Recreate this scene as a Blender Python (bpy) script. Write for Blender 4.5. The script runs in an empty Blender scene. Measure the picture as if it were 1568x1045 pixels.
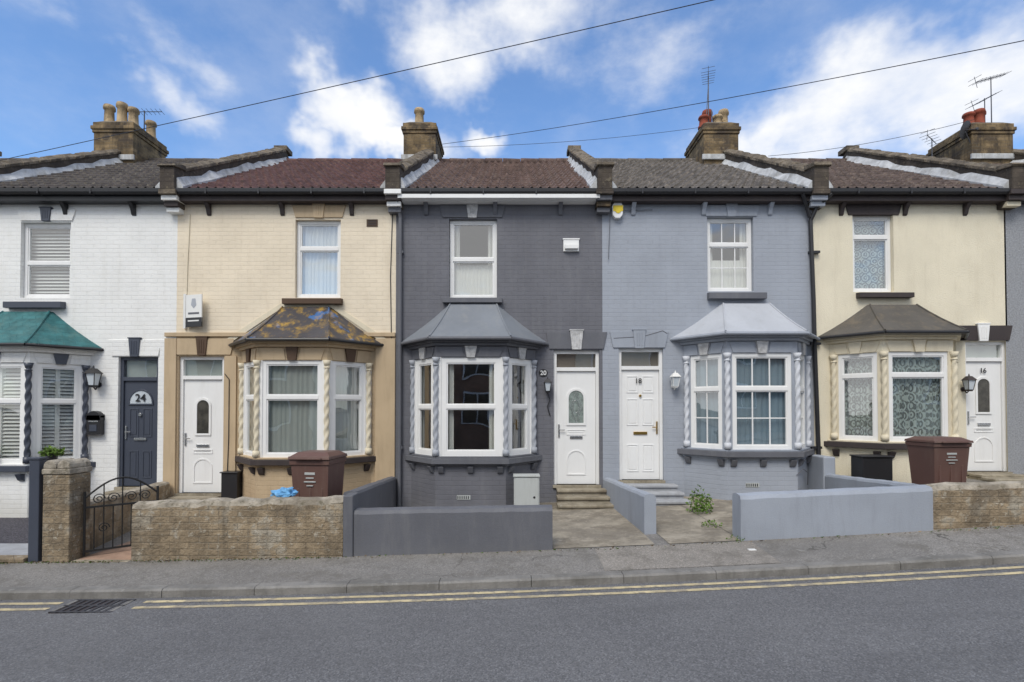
import bpy, bmesh, math, random
from mathutils import Vector, Matrix, noise
random.seed(7)
C=bpy.context
col=C.scene.collection
# ------------------------------------------------------------------ materials
def nt(name):
    m=bpy.data.materials.new(name); m.use_nodes=True
    t=m.node_tree; t.nodes.clear()
    return m,t
class G:
    def __init__(s,t): s.t=t
    def n(s,ty,**k):
        o=s.t.nodes.new(ty)
        ins=k.pop('i',{})
        for a,b in k.items(): setattr(o,a,b)
        for a,b in ins.items():
            if isinstance(b,bpy.types.NodeSocket): s.t.links.new(b,o.inputs[a])
            else: o.inputs[a].default_value=b
        return o
    def math(s,op,a,b=0.0,clamp=False):
        return s.n('ShaderNodeMath',operation=op,use_clamp=clamp,i={0:a,1:b}).outputs[0]
    def mix(s,f,a,b,bt='MIX'):
        o=s.n('ShaderNodeMix',data_type='RGBA',blend_type=bt)
        for idx,v in ((0,f),(6,a),(7,b)):
            if isinstance(v,bpy.types.NodeSocket): s.t.links.new(v,o.inputs[idx])
            else: o.inputs[idx].default_value=v
        return o.outputs[2]
    def noise(s,vec,scale,detail=4,rough=.55):
        return s.n('ShaderNodeTexNoise',i={'Vector':vec,'Scale':scale,'Detail':min(detail,4),'Roughness':rough}).outputs[0]
    def ramp(s,f,a,b):
        return s.n('ShaderNodeMapRange',interpolation_type='SMOOTHSTEP',i={0:f,1:a,2:b}).outputs[0]
def c4(c): return (c[0],c[1],c[2],1)
def mk(name,base,rough=.8,var=.12,vscale=1.5,bump=.3,bscale=70,brick=0,dirt=0.0,dirtcol=(.1,.09,.07),
       fine=.0,metal=0,col2=None,mix2=(.45,.6),m2scale=2.,mortar=None,brickvar=0.,bdist=.01,spec=.3,low=None,grout=.05,stain=None):
    m,t=nt(name); g=G(t)
    tc=g.n('ShaderNodeTexCoord').outputs['Object']
    a=[x*(1-var) for x in base]; b=[min(1,x*(1+var)) for x in base]
    nz=g.noise(tc,vscale,4)
    colr=g.mix(g.ramp(nz,.3,.7),c4(a),c4(b))
    if col2:
        colr=g.mix(g.ramp(g.noise(tc,m2scale,4,.65),mix2[0],mix2[1]),colr,c4(col2))
    h=g.noise(tc,bscale,3,.6)
    if not fine and bump>.25:
        colr=g.mix(g.math('MULTIPLY',g.ramp(h,.35,.75),.16),colr,c4([x*.55 for x in base]))
    fc=None
    if brick:
        sp=g.n('ShaderNodeSeparateXYZ',i={0:tc})
        v=g.n('ShaderNodeCombineXYZ',i={0:g.math('ADD',sp.outputs[0],sp.outputs[1]),1:sp.outputs[2]}).outputs[0]
        wob=g.n('ShaderNodeTexNoise',i={'Vector':tc,'Scale':11.,'Detail':2.}).outputs[1]
        v=g.n('ShaderNodeVectorMath',operation='MULTIPLY_ADD',i={0:wob,1:(.016,.016,0),2:v}).outputs[0]
        bt=g.n('ShaderNodeTexBrick',offset=.5,i={'Vector':v,'Color1':(0,0,0,1),'Color2':(1,1,1,1),'Mortar':(.5,.5,.5,1),'Scale':1.0,'Mortar Size':.006,'Mortar Smooth':.7,'Brick Width':.225,'Row Height':.075})
        fc=bt.outputs['Fac']
        bw=g.n('ShaderNodeRGBToBW',i={0:bt.outputs['Color']}).outputs[0]
        if brickvar>0:
            colr=g.mix(g.math('MULTIPLY',bw,brickvar),colr,c4([x*.45 for x in base]))
        else:
            colr=g.mix(g.math('MULTIPLY',bw,.10),colr,c4([x*.72 for x in base]))
        fd=g.ramp(g.noise(tc,3.1,3),.35,.65)
        if mortar: colr=g.mix(g.math('MULTIPLY',fc,fd),colr,c4(mortar))
        else: colr=g.mix(g.math('MULTIPLY',g.math('MULTIPLY',fc,fd),grout),colr,(0.0,0.0,0.0,1))
    if stain:
        colr=g.mix(g.math('MULTIPLY',g.ramp(g.noise(tc,1.9,4,.7),.48,.66),.75),colr,c4(stain[0]))
        colr=g.mix(g.math('MULTIPLY',g.ramp(g.noise(tc,11.,4,.7),.58,.66),.6),colr,c4(stain[1]))
    if dirt:
        mp=g.n('ShaderNodeMapping',i={'Vector':tc,'Scale':(2.6,2.6,.4)}).outputs[0]
        d=g.ramp(g.noise(mp,2.2,4,.72),.46,.76)
        colr=g.mix(g.math('MULTIPLY',d,dirt),colr,c4(dirtcol))
    if low is not None:
        sp2=g.n('ShaderNodeSeparateXYZ',i={0:tc}).outputs[2]
        zz=g.math('ADD',sp2,g.math('MULTIPLY',g.noise(tc,4,4),.35))
        d=g.math('SUBTRACT',1.0,g.ramp(zz,low-.1,low+.35))
        colr=g.mix(g.math('MULTIPLY',d,.5),colr,c4(dirtcol))
    p=g.n('ShaderNodeBsdfPrincipled',i={'Base Color':colr,'Roughness':rough,'Metallic':metal,'Specular IOR Level':spec})
    hh=g.math('MULTIPLY',h,bump)
    if fc is not None:
        hh=g.math('SUBTRACT',hh,g.math('MULTIPLY',fc,.55))
        hh=g.math('ADD',hh,g.math('MULTIPLY',bw,.22))
    bp=g.n('ShaderNodeBump',i={'Strength':.8,'Distance':bdist,'Height':hh})
    t.links.new(bp.outputs[0],p.inputs['Normal'])
    o=g.n('ShaderNodeOutputMaterial'); t.links.new(p.outputs[0],o.inputs[0])
    return m
def glassmat():
    m,t=nt('window_glass'); g=G(t)
    lw=g.n('ShaderNodeLayerWeight',i={0:.5}).outputs['Facing']
    f=g.math('ADD',g.math('MULTIPLY',g.math('POWER',lw,4.),.8),.23,True)
    tr=g.n('ShaderNodeBsdfTransparent',i={0:(.92,.94,.93,1)}).outputs[0]
    tc=g.n('ShaderNodeTexCoord').outputs['Object']
    bp=g.n('ShaderNodeBump',i={'Strength':.10,'Distance':.05,'Height':g.noise(tc,1.8,1)})
    gl=g.n('ShaderNodeBsdfGlossy',i={0:(1,1,1,1),'Roughness':.01,'Normal':bp.outputs[0]}).outputs[0]
    mx=g.n('ShaderNodeMixShader',i={0:f,1:tr,2:gl}).outputs[0]
    o=g.n('ShaderNodeOutputMaterial'); t.links.new(mx,o.inputs[0]); return m
def lacemat(name,colr,dens,scale):
    m,t=nt(name); g=G(t)
    tc=g.n('ShaderNodeTexCoord').outputs['Object']
    vo=g.n('ShaderNodeTexVoronoi',feature='F1',i={'Vector':tc,'Scale':scale,'Randomness':.25}).outputs[0]
    w=g.math('SINE',g.math('MULTIPLY',vo,22.))
    f=g.math('ADD',g.math('MULTIPLY',g.ramp(w,-.3,.5),.45),dens,True)
    d=g.n('ShaderNodeBsdfDiffuse',i={0:c4(colr)}).outputs[0]
    tr=g.n('ShaderNodeBsdfTransparent').outputs[0]
    mx=g.n('ShaderNodeMixShader',i={0:f,1:tr,2:d}).outputs[0]
    o=g.n('ShaderNodeOutputMaterial'); t.links.new(mx,o.inputs[0]); return m
M={}
M['glass']=glassmat()
M['lace']=lacemat('lace_curtain',(.60,.67,.64),.32,7)
M['net']=mk('net_curtain',(.66,.66,.62),.9,.05,bump=.1)
M['netb']=mk('blue_blind',(.26,.34,.40),.9,.05,bump=.1)
M['netg']=mk('grey_blind',(.38,.41,.39),.9,.05,bump=.1)
M['shut']=mk('shutter_white',(.74,.74,.72),.6,.03,bump=.05)
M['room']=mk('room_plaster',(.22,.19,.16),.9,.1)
M['white']=mk('white_upvc',(.80,.80,.79),.35,.02,bump=.02,dirt=.14,dirtcol=(.45,.43,.38))
M['wbrick']=mk('white_painted_brick',(.82,.82,.80),.75,.03,brick=1,bump=.35,dirt=.20,dirtcol=(.5,.48,.42),bdist=.006,low=.25,grout=.05)
M['cbrick']=mk('cream_painted_brick',(.80,.70,.545),.75,.05,brick=1,bump=.35,dirt=.25,dirtcol=(.55,.45,.32),bdist=.006,grout=.05)
M['tan']=mk('tan_paint',(.50,.385,.25),.75,.07,brick=1,bump=.35,dirt=.4,dirtcol=(.30,.22,.14),bdist=.006,low=.25)
M['tans']=mk('tan_painted_stone',(.50,.385,.25),.7,.07,bump=.2,dirt=.4,dirtcol=(.29,.21,.13))
M['gbrick']=mk('dark_grey_painted_brick',(.148,.150,.170),.6,.09,brick=1,bump=.5,dirt=.35,dirtcol=(.21,.21,.22),bdist=.0065,low=.1,grout=.07)
M['gstone']=mk('dark_grey_painted_stone',(.130,.134,.152),.6,.08,bump=.3,dirt=.35,dirtcol=(.2,.2,.205),low=.02)
M['gcol']=mk('grey_column_paint',(.36,.38,.42),.6,.06,bump=.1)
M['keyw']=mk('weathered_stone_key',(.50,.50,.50),.8,.2,vscale=14,bump=1.,bscale=50)
M['lbrick']=mk('lavender_painted_brick',(.35,.378,.43),.75,.05,brick=1,bump=.5,dirt=.25,dirtcol=(.26,.275,.31),bdist=.005,low=.15,grout=.04)
M['lstone']=mk('lavender_painted_stone',(.335,.365,.418),.7,.06,bump=.35,dirt=.35,dirtcol=(.22,.23,.26),low=.1)
M['lcol']=mk('pale_column_paint',(.58,.60,.64),.6,.06,bump=.1)
M['ybrick']=mk('cream_render',(.77,.705,.55),.85,.05,bump=1.,bscale=55,dirt=.3,dirtcol=(.54,.47,.35),bdist=.010,low=.35)
M['ystone']=mk('cream_stone',(.70,.63,.48),.75,.05,bump=.3,dirt=.3,dirtcol=(.42,.36,.26))
M['pebble']=mk('grey_pebbledash',(.34,.35,.37),.9,.2,vscale=40,bump=1.5,bscale=90,bdist=.015)
M['dkbrown']=mk('dark_brown_paint',(.050,.040,.040),.6,.1,bump=.2,dirt=.2,dirtcol=(.12,.1,.08))
M['brown']=mk('brown_paint',(.09,.055,.035),.6,.1,bump=.2)
M['black']=mk('black_plastic',(.02,.02,.023),.4,.1,bump=.05,spec=.5)
M['navy']=mk('slate_blue_paint',(.055,.064,.088),.4,.05,bump=.03,spec=.5)
M['teal']=mk('teal_tiles',(.04,.155,.165),.55,.25,vscale=6,bump=.3,dirt=.4,dirtcol=(.12,.20,.18),brick=1,brickvar=.3)
M['felt22']=mk('weathered_felt_orange_lichen',(.06,.056,.062),.45,.2,bump=.5,col2=(.04,.13,.32),mix2=(.56,.61),m2scale=2.1,dirt=1.,dirtcol=(.48,.29,.04))
M['felt20']=mk('grey_lead_roof',(.19,.208,.235),.55,.08,bump=.15,dirt=.4,dirtcol=(.28,.28,.27))
M['felt18']=mk('pale_grey_felt',(.43,.45,.49),.7,.05,bump=.3,dirt=.3,dirtcol=(.29,.30,.31))
M['felt16']=mk('brown_grey_felt',(.10,.092,.082),.8,.15,bump=.4,dirt=.6,dirtcol=(.19,.155,.11))
def roofm(n,c,c2): return mk(n,c,.85,.3,vscale=5,bump=.6,bscale=60,col2=c2,mix2=(.5,.68),m2scale=7,dirt=.45,dirtcol=(.055,.046,.04),stain=([x*.6 for x in c],[min(1,x*1.6) for x in c2]))
M['r24']=roofm('grey_brown_tiles',(.10,.085,.075),(.15,.135,.11))
M['r22']=roofm('maroon_tiles',(.12,.062,.056),(.16,.10,.085))
M['r20']=roofm('red_brown_tiles',(.13,.085,.072),(.17,.125,.105))
M['r18']=roofm('grey_tiles',(.13,.115,.10),(.22,.19,.165))
M['r16']=roofm('dark_brown_tiles',(.11,.08,.068),(.18,.14,.11))
M['cop']=mk('cement_coping',(.17,.14,.105),.95,.35,vscale=4,bump=1.,bscale=25,dirt=.8,dirtcol=(.06,.05,.042),bdist=.025,stain=((.08,.068,.055),(.30,.27,.20)))
M['pbrick']=mk('weathered_parapet_brick',(.10,.082,.066),.95,.3,vscale=3,bump=.9,bscale=40,brick=1,brickvar=.5,dirt=.6,dirtcol=(.04,.036,.032),stain=((.06,.05,.045),(.20,.17,.12)))
M['flash']=mk('pale_mortar_flashing',(.50,.51,.52),.8,.2,vscale=5,bump=.8,bscale=30,dirt=.75,dirtcol=(.2,.19,.17))
M['stock']=mk('sooty_stock_brick',(.25,.18,.10),.95,.35,vscale=4,bump=.6,bscale=40,brick=1,brickvar=.75,mortar=(.15,.13,.10),dirt=.9,dirtcol=(.035,.03,.026),col2=(.07,.055,.045),mix2=(.45,.6),m2scale=3)
M['wallbrick']=mk('old_garden_brick',(.36,.28,.185),.95,.3,vscale=3.5,bump=1.6,bscale=22,brick=1,brickvar=.4,col2=(.40,.36,.29),mix2=(.5,.62),m2scale=3.5,mortar=(.31,.27,.21),dirt=.7,dirtcol=(.11,.09,.065),bdist=.020,low=.02,stain=((.15,.12,.085),(.52,.48,.40)))
M['cement']=mk('cement_top',(.36,.32,.26),.95,.3,vscale=6,bump=1.,bscale=30,dirt=.7,dirtcol=(.10,.085,.06),bdist=.02,stain=((.20,.17,.13),(.10,.09,.05)))
M['buff']=mk('buff_pot',(.40,.30,.18),.9,.2,vscale=6,bump=.3,dirt=.9,dirtcol=(.10,.078,.055),stain=((.22,.17,.11),(.12,.10,.07)))
M['redpot']=mk('red_pot',(.24,.06,.035),.85,.2,vscale=6,bump=.3,dirt=.5,dirtcol=(.08,.05,.04))
M['stepc']=mk('step_concrete',(.33,.29,.22),.9,.15,vscale=5,bump=.6,dirt=.6,dirtcol=(.12,.10,.07),stain=((.19,.16,.12),(.40,.37,.30)))
M['stepg']=mk('step_grey',(.36,.37,.39),.9,.1,vscale=5,bump=.4,dirt=.4,dirtcol=(.17,.16,.15))
M['garden']=mk('garden_concrete',(.32,.285,.23),.95,.25,vscale=2,bump=.8,bscale=40,col2=(.22,.195,.16),m2scale=2.5,dirt=.5,dirtcol=(.12,.105,.08),stain=((.18,.155,.12),(.38,.34,.28)))
M['terra']=mk('terracotta_path',(.38,.25,.18),.9,.2,vscale=4,bump=.5,dirt=.4,dirtcol=(.14,.1,.07))
M['slate']=mk('slate_chips',(.10,.095,.11),.9,.5,vscale=45,bump=2.5,bscale=40,bdist=.03)
M['binb']=mk('brown_bin_plastic',(.125,.068,.056),.5,.08,bump=.1,dirt=.35,dirtcol=(.19,.14,.11),spec=.45)
M['gunm']=mk('aerial_metal',(.10,.10,.11),.5,.1,metal=.6)
M['ltgrey']=mk('meter_box_grp',(.44,.46,.45),.6,.05,bump=.1,dirt=.35,dirtcol=(.3,.3,.27))
M['yellow']=mk('alarm_yellow',(.80,.60,.05),.5,.03)
M['brass']=mk('brass',(.55,.35,.10),.3,.05,metal=1)
M['chrome']=mk('chrome',(.6,.6,.6),.25,.05,metal=1)
M['line']=mk('yellow_road_paint',(.60,.50,.30),.85,.15,vscale=4,bump=.8,bscale=80,col2=(.36,.31,.23),mix2=(.48,.62),m2scale=9,dirt=.6,dirtcol=(.20,.19,.17),stain=((.30,.27,.22),(.17,.165,.16)))
M['kerb']=mk('kerb_concrete',(.225,.215,.20),.9,.2,vscale=3,bump=.8,bscale=60,dirt=.6,dirtcol=(.11,.105,.095),stain=((.15,.143,.13),(.28,.27,.25)))
M['leaf']=mk('weed_leaf',(.10,.17,.03),.6,.4,vscale=20,bump=.1)
M['blue']=mk('blue_plastic_bag',(.14,.36,.62),.5,.15,vscale=20,bump=.2)
M['iron']=mk('wrought_iron',(.025,.025,.025),.6,.1,bump=.2)
M['opbrick']=mk('opposite_brick',(.33,.2,.14),.9,.2,bump=.4,brick=1,mortar=(.3,.27,.22),brickvar=.4)
M['soil']=mk('ground_soil',(.12,.11,.08),.95,.3,bump=.5)
M['obsc']=mk('obscure_glass',(.22,.26,.24),.15,.3,vscale=20,bump=.5,spec=.8)
M['obsd']=mk('dark_obscure_glass',(.06,.055,.045),.12,.4,vscale=9,bump=.4,spec=.8)
M['obsl']=mk('pale_glass',(.55,.60,.64),.2,.1,spec=.8)
def asphalt(name,base,patch,crack):
    m,t=nt(name); g=G(t)
    tc=g.n('ShaderNodeTexCoord').outputs['Object']
    c=g.mix(g.ramp(g.noise(tc,.9,4,.6),.35,.68),c4(base),c4(patch))
    sp=g.n('ShaderNodeTexVoronoi',feature='F1',i={'Vector':tc,'Scale':95.}).outputs['Color']
    bw=g.n('ShaderNodeRGBToBW',i={0:sp}).outputs[0]
    c=g.mix(g.math('MULTIPLY',g.ramp(bw,.5,.95),.5),c,c4([x*2.0 for x in base]))
    c=g.mix(g.math('MULTIPLY',g.ramp(bw,.42,.1),.5),c,c4([x*.4 for x in base]))
    st=g.n('ShaderNodeMapping',i={'Vector':tc,'Scale':(.2,1.6,1)}).outputs[0]
    c=g.mix(g.math('MULTIPLY',g.ramp(g.noise(st,1.4,4,.6),.45,.7),.35),c,c4([x*.70 for x in base]))
    if crack:
        wv=g.n('ShaderNodeTexNoise',i={'Vector':tc,'Scale':3.,'Detail':5.}).outputs[1]
        vv=g.n('ShaderNodeVectorMath',operation='MULTIPLY_ADD',i={0:wv,1:(.5,.5,0),2:tc}).outputs[0]
        ed=g.n('ShaderNodeTexVoronoi',feature='DISTANCE_TO_EDGE',i={'Vector':vv,'Scale':.42}).outputs[0]
        c=g.mix(g.math('MULTIPLY',g.math('MULTIPLY',g.ramp(ed,.005,.001),g.ramp(g.noise(tc,1.1,2),.46,.56)),crack),c,(.05,.047,.042,1))
        c=g.mix(g.math('MULTIPLY',g.ramp(g.noise(tc,3.2,4,.75),.48,.66),.5),c,(.11,.10,.082,1))
        c=g.mix(g.math('MULTIPLY',g.ramp(g.noise(tc,9.,4,.7),.58,.66),.35),c,(.32,.30,.27,1))
        bt=g.n('ShaderNodeTexBrick',i={'Vector':tc,'Color1':(0,0,0,1),'Color2':(1,1,1,1),'Mortar':(.5,.5,.5,1),'Scale':1.,'Mortar Size':.004,'Brick Width':1.7,'Row Height':2.2})
        c=g.mix(g.math('MULTIPLY',g.n('ShaderNodeRGBToBW',i={0:bt.outputs['Color']}).outputs[0],.30),c,c4([x*.70 for x in base]))
    else:
        c=g.mix(g.math('MULTIPLY',g.ramp(g.noise(tc,2.4,4,.75),.60,.70),.25),c,c4([x*1.35 for x in base]))
    p=g.n('ShaderNodeBsdfPrincipled',i={'Base Color':c,'Roughness':.82,'Specular IOR Level':.35})
    bp=g.n('ShaderNodeBump',i={'Strength':.7,'Distance':.008,'Height':g.noise(tc,110,3,.7)})
    t.links.new(bp.outputs[0],p.inputs['Normal'])
    o=g.n('ShaderNodeOutputMaterial'); t.links.new(p.outputs[0],o.inputs[0]); return m
M['road']=asphalt('road_asphalt',(.150,.149,.152),(.130,.129,.133),0)
M['pave']=asphalt('pavement_asphalt',(.235,.222,.205),(.19,.18,.168),.8)
M['pavel']=asphalt('pavement_patch',(.29,.265,.235),(.24,.22,.195),.5)
# ------------------------------------------------------------------ mesh builder
class MB:
    def __init__(s): s.v=[];s.f=[];s.m=[];s.mats=[];s.M=Matrix.Identity(4)
    def mi(s,k):
        if k not in s.mats: s.mats.append(k)
        return s.mats.index(k)
    def add(s,vs,fs,k):
        o=len(s.v); s.v+= [tuple(s.M@Vector(v)) for v in vs]
        i=s.mi(k)
        for f in fs: s.f.append([o+a for a in f]); s.m.append(i)
    def box(s,x0,x1,y0,y1,z0,z1,k):
        s.add([(x0,y0,z0),(x1,y0,z0),(x1,y1,z0),(x0,y1,z0),(x0,y0,z1),(x1,y0,z1),(x1,y1,z1),(x0,y1,z1)],
              [(0,3,2,1),(4,5,6,7),(0,1,5,4),(1,2,6,5),(2,3,7,6),(3,0,4,7)],k)
    def loft(s,A,za,B,zb,k):
        n=len(A)
        s.add([(x,y,za) for x,y in A]+[(x,y,zb) for x,y in B],
              [tuple(range(n))[::-1],tuple(range(n,2*n))]+[(i,(i+1)%n,n+(i+1)%n,n+i) for i in range(n)],k)
    def prism(s,A,z0,z1,k): s.loft(A,z0,A,z1,k)
    def plate(s,A,y0,y1,k):
        n=len(A)
        s.add([(x,y0,z) for x,z in A]+[(x,y1,z) for x,z in A],
              [tuple(range(n)),tuple(range(n,2*n))[::-1]]+[(i,(i+1)%n,n+(i+1)%n,n+i) for i in range(n)],k)
    def plx(s,A,x0,x1,k):
        n=len(A)
        s.add([(x0,y,z) for y,z in A]+[(x1,y,z) for y,z in A],
              [tuple(range(n)),tuple(range(n,2*n))[::-1]]+[(i,(i+1)%n,n+(i+1)%n,n+i) for i in range(n)],k)
    def cyl(s,p,q,r0,r1,k,n=10):
        p=Vector(p);q=Vector(q);d=(q-p).normalized()
        a=d.orthogonal().normalized();b=d.cross(a)
        vs=[]
        for P,r in((p,r0),(q,r1)):
            for i in range(n):
                t=2*math.pi*i/n; vs.append(tuple(P+a*math.cos(t)*r+b*math.sin(t)*r))
        s.add(vs,[tuple(range(n))[::-1],tuple(range(n,2*n))]+[(i,(i+1)%n,n+(i+1)%n,n+i) for i in range(n)],k)
    def path(s,pts,r,k,n=6):
        for a,b in zip(pts[:-1],pts[1:]): s.cyl(a,b,r,r,k,n)
    def curtain(s,x0,x1,z0,z1,y,k,amp=.012,per=.07):
        n=max(4,int((x1-x0)/per*5)); vs=[]
        for i in range(n+1):
            x=x0+(x1-x0)*i/n; yy=y+amp*math.sin(i/5*2*math.pi+math.sin(i*.37))
            vs+=[(x,yy,z0),(x,yy,z1)]
        s.add(vs,[(2*i,2*i+2,2*i+3,2*i+1) for i in range(n)],k)
    def obj(s,name,parent=None,bevel=0,smooth=False):
        me=bpy.data.meshes.new(name); me.from_pydata(s.v,[],s.f)
        for k in s.mats: me.materials.append(M[k])
        me.polygons.foreach_set('material_index',s.m)
        bm=bmesh.new(); bm.from_mesh(me); bmesh.ops.recalc_face_normals(bm,faces=bm.faces); bm.to_mesh(me); bm.free()
        if smooth: me.polygons.foreach_set('use_smooth',[True]*len(me.polygons))
        o=bpy.data.objects.new(name,me); col.objects.link(o)
        if parent: o.parent=parent
        if bevel:
            b=o.modifiers.new('bevel','BEVEL'); b.width=bevel; b.segments=2; b.limit_method='ANGLE'; b.angle_limit=math.radians(40)
        return o
def empty(name,loc=(0,0,0)):
    o=bpy.data.objects.new(name,None); col.objects.link(o); o.empty_display_size=.3; return o
# survey helpers (metres; facade elevation measured at 88 units/m)
def X(p): return (p-784)/88
def Z(p): return 1.7+(625-p)/88
def g(x):
    if x<-8: return -.128
    if x>12: return .792+min(x-12,40)*.02
    return .036*x+.0025*x*x
YK=-3.76; YW=-3.02
# ------------------------------------------------------------------ ground, road, pavement
xs=[-400,-120,-60,-30,-15,-12,-10]+[-9+.5*i for i in range(43)]+[13,15,20,30,52,120,400]
def sheet(name,x0,x1,ys,zf,k,parent=None):
    X_=[x0]+[x for x in xs if x0<x<x1]+[x1]
    b=MB(); n=len(ys)
    vs=[(x,y,zf(x,y)) for x in X_ for y in ys]
    fs=[(i*n+j,(i+1)*n+j,(i+1)*n+j+1,i*n+j+1) for i in range(len(X_)-1) for j in range(n-1)]
    b.add(vs,fs,k); return b.obj(name,parent)
sheet('ground',-400,400,[-400,-60,-20,-10,-5,-3,0,10,60,400],lambda x,y:g(x)-.16,'soil')
def roadz(x,y): return g(x)-.078+.03*math.sin(math.pi*min(1,max(0,(YK-.14-y)/7.4)))
RY=[-11.3+.4*i for i in range(18)]+[YK-.135]
sheet('road',-120,120,RY,roadz,'road')
def pavez(x,y): return g(x)+.045*(y-YK)/(YW-YK)
sheet('pavement',-120,120,[YK,-3.5,YW,-2.0,.1],lambda x,y:pavez(x,min(y,YW)),'pave')
sheet('pavement_patch',.95,2.75,[YK+.02,-3.5,YW-.02,],lambda x,y:pavez(x,y)+.004,'pavel')
sheet('opposite_pavement',-120,120,[-14.5,-11.3],lambda x,y:g(x),'pave')
kb=MB(); x=-30.
while x<30:
    L=.915; j=random.uniform(-.004,.004)
    za,zb=g(x),g(x+L-.006)
    x1=x+L-.006
    prof=[(YK-.135+j,-.16),(YK-.135+j,-.014),(YK-.115+j,.003),(YK,.003),(YK,-.16)]
    vs=[(x,y,za+z) for y,z in prof]+[(x1,y,zb+z) for y,z in prof]
    kb.add(vs,[(0,1,2,3,4),(9,8,7,6,5)]+[(i,(i+1)%5,5+(i+1)%5,5+i) for i in range(5)],'kerb')
    x+=L
kb.obj('kerb')
for nm,y0,w in(('yellow_line',-3.99,.06),('yellow_line',-4.14,.06)):
    sheet(nm,-3.55,60,[y0-w,y0],lambda x,y:roadz(x,y)+.004,'line')
    sheet(nm,-40,-4.35,[y0-w,y0],lambda x,y:roadz(x,y)+.004,'line')
gb=MB(); gx0,gx1,gy0,gy1=-4.25,-3.68,-4.28,-3.95; gz=roadz(-4,-4.1)+.004
gb.box(gx0,gx1,gy0,gy1,gz-.02,gz-.002,'dkbrown')
for i in range(9):
    a=gx0+i*(gx1-gx0-.03)/8; gb.box(a,a+.028,gy0,gy1,gz-.002,gz+.006,'kerb' if i%8==0 else 'gunm')
for yy in(gy0,gy1-.03,(gy0+gy1)/2-.01): gb.box(gx0,gx1,yy,yy+.025,gz,gz+.008,'gunm')
gb.obj('drain_grate')
# ------------------------------------------------------------------ building parts
def window(b,x0,x1,z0,z1,y,rows=(.5,),cols=(),fr=.055,fk='white',bars=None,th=.06):
    b.box(x0,x1,y,y+th,z0,z0+fr,fk); b.box(x0,x1,y,y+th,z1-fr,z1,fk)
    b.box(x0,x0+fr,y,y+th,z0+fr,z1-fr,fk); b.box(x1-fr,x1,y,y+th,z0+fr,z1-fr,fk)
    zz=[z0+fr]+[z0+(z1-z0)*r for r in rows]+[z1-fr]
    for r in zz[1:-1]: b.box(x0+fr,x1-fr,y-.004,y+th-.004,r-.03,r+.03,fk)
    for i in range(len(zz)-1):
        a=zz[i]+(.03 if i else 0); c=zz[i+1]-(.03 if i<len(zz)-2 else 0)
        e=.022; u0,u1=x0+fr,x1-fr
        b.box(u0,u1,y+.012,y+.05,a,a+e,fk); b.box(u0,u1,y+.012,y+.05,c-e,c,fk)
        b.box(u0,u0+e,y+.012,y+.05,a+e,c-e,fk); b.box(u1-e,u1,y+.012,y+.05,a+e,c-e,fk)
        if bars:
            nx,nz=bars[i]
            for k in range(1,nx):
                xx=u0+(u1-u0)*k/nx; b.box(xx-.009,xx+.009,y+.018,y+.036,a+e,c-e,fk)
            for k in range(1,nz):
                zc=a+(c-a)*k/nz; b.box(u0+e,u1-e,y+.020,y+.034,zc-.009,zc+.009,fk)
    b.add([(x0+fr,y+.03,z0+fr),(x1-fr,y+.03,z0+fr),(x1-fr,y+.03,z1-fr),(x0+fr,y+.03,z1-fr)],[(0,1,2,3)],'glass')
def wall_open(b,x0,x1,z0,z1,ops,k,split=None,k2=None,depth=.13):
    X_=sorted({x0,x1}|{o[0] for o in ops}|{o[1] for o in ops})
    Z_=sorted({z0,z1}|{o[2] for o in ops}|{o[3] for o in ops}|({split} if split else set()))
    for i in range(len(X_)-1):
        for j in range(len(Z_)-1):
            cx=(X_[i]+X_[i+1])/2; cz=(Z_[j]+Z_[j+1])/2
            if any(o[0]<cx<o[1] and o[2]<cz<o[3] for o in ops): continue
            kk=k2 if (split and cz<split) else k
            b.add([(X_[i],0,Z_[j]),(X_[i+1],0,Z_[j]),(X_[i+1],0,Z_[j+1]),(X_[i],0,Z_[j+1])],[(0,1,2,3)],kk)
    for o in ops:
        a,c,d,e=o[:4]; kk=k2 if (split and (d+e)/2<split) else k
        b.add([(a,0,d),(c,0,d),(c,0,e),(a,0,e),(a,depth,d),(c,depth,d),(c,depth,e),(a,depth,e)],
              [(0,1,5,4),(1,2,6,5),(2,3,7,6),(3,0,4,7)],kk)
def keystone(b,xc,z0,z1,wb,wt,y0,y1,k):
    b.plate([(xc-wb/2,z0),(xc+wb/2,z0),(xc+wt/2,z1),(xc-wt/2,z1)],y0,y1,k)
def lintel(b,x0,x1,z0,z1,k,kk,kw=.2):
    xc=(x0+x1)/2
    b.plate([(x0+.06,z0),(x1-.06,z0),(x1,z1),(x0,z1)],-.022,.05,k)
    if kw>.05:
        keystone(b,xc,z0-.012,z1+.02,kw*.7,kw,-.045,.04,kk)
        b.box(xc-kw/2-.012,xc+kw/2+.012,-.052,.03,z1+.02,z1+.04,kk)
        for s in(-.04,0,.04): b.box(xc+s-.006,xc+s+.006,-.052,-.044,z0+.03,z1-.02,kk)
def sill(b,x0,x1,z0,z1,k,out=.11):
    b.plx([(.05,z0),(-out,z0),(-out,z1-.02),(.05,z1)],x0,x1,k)
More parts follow.
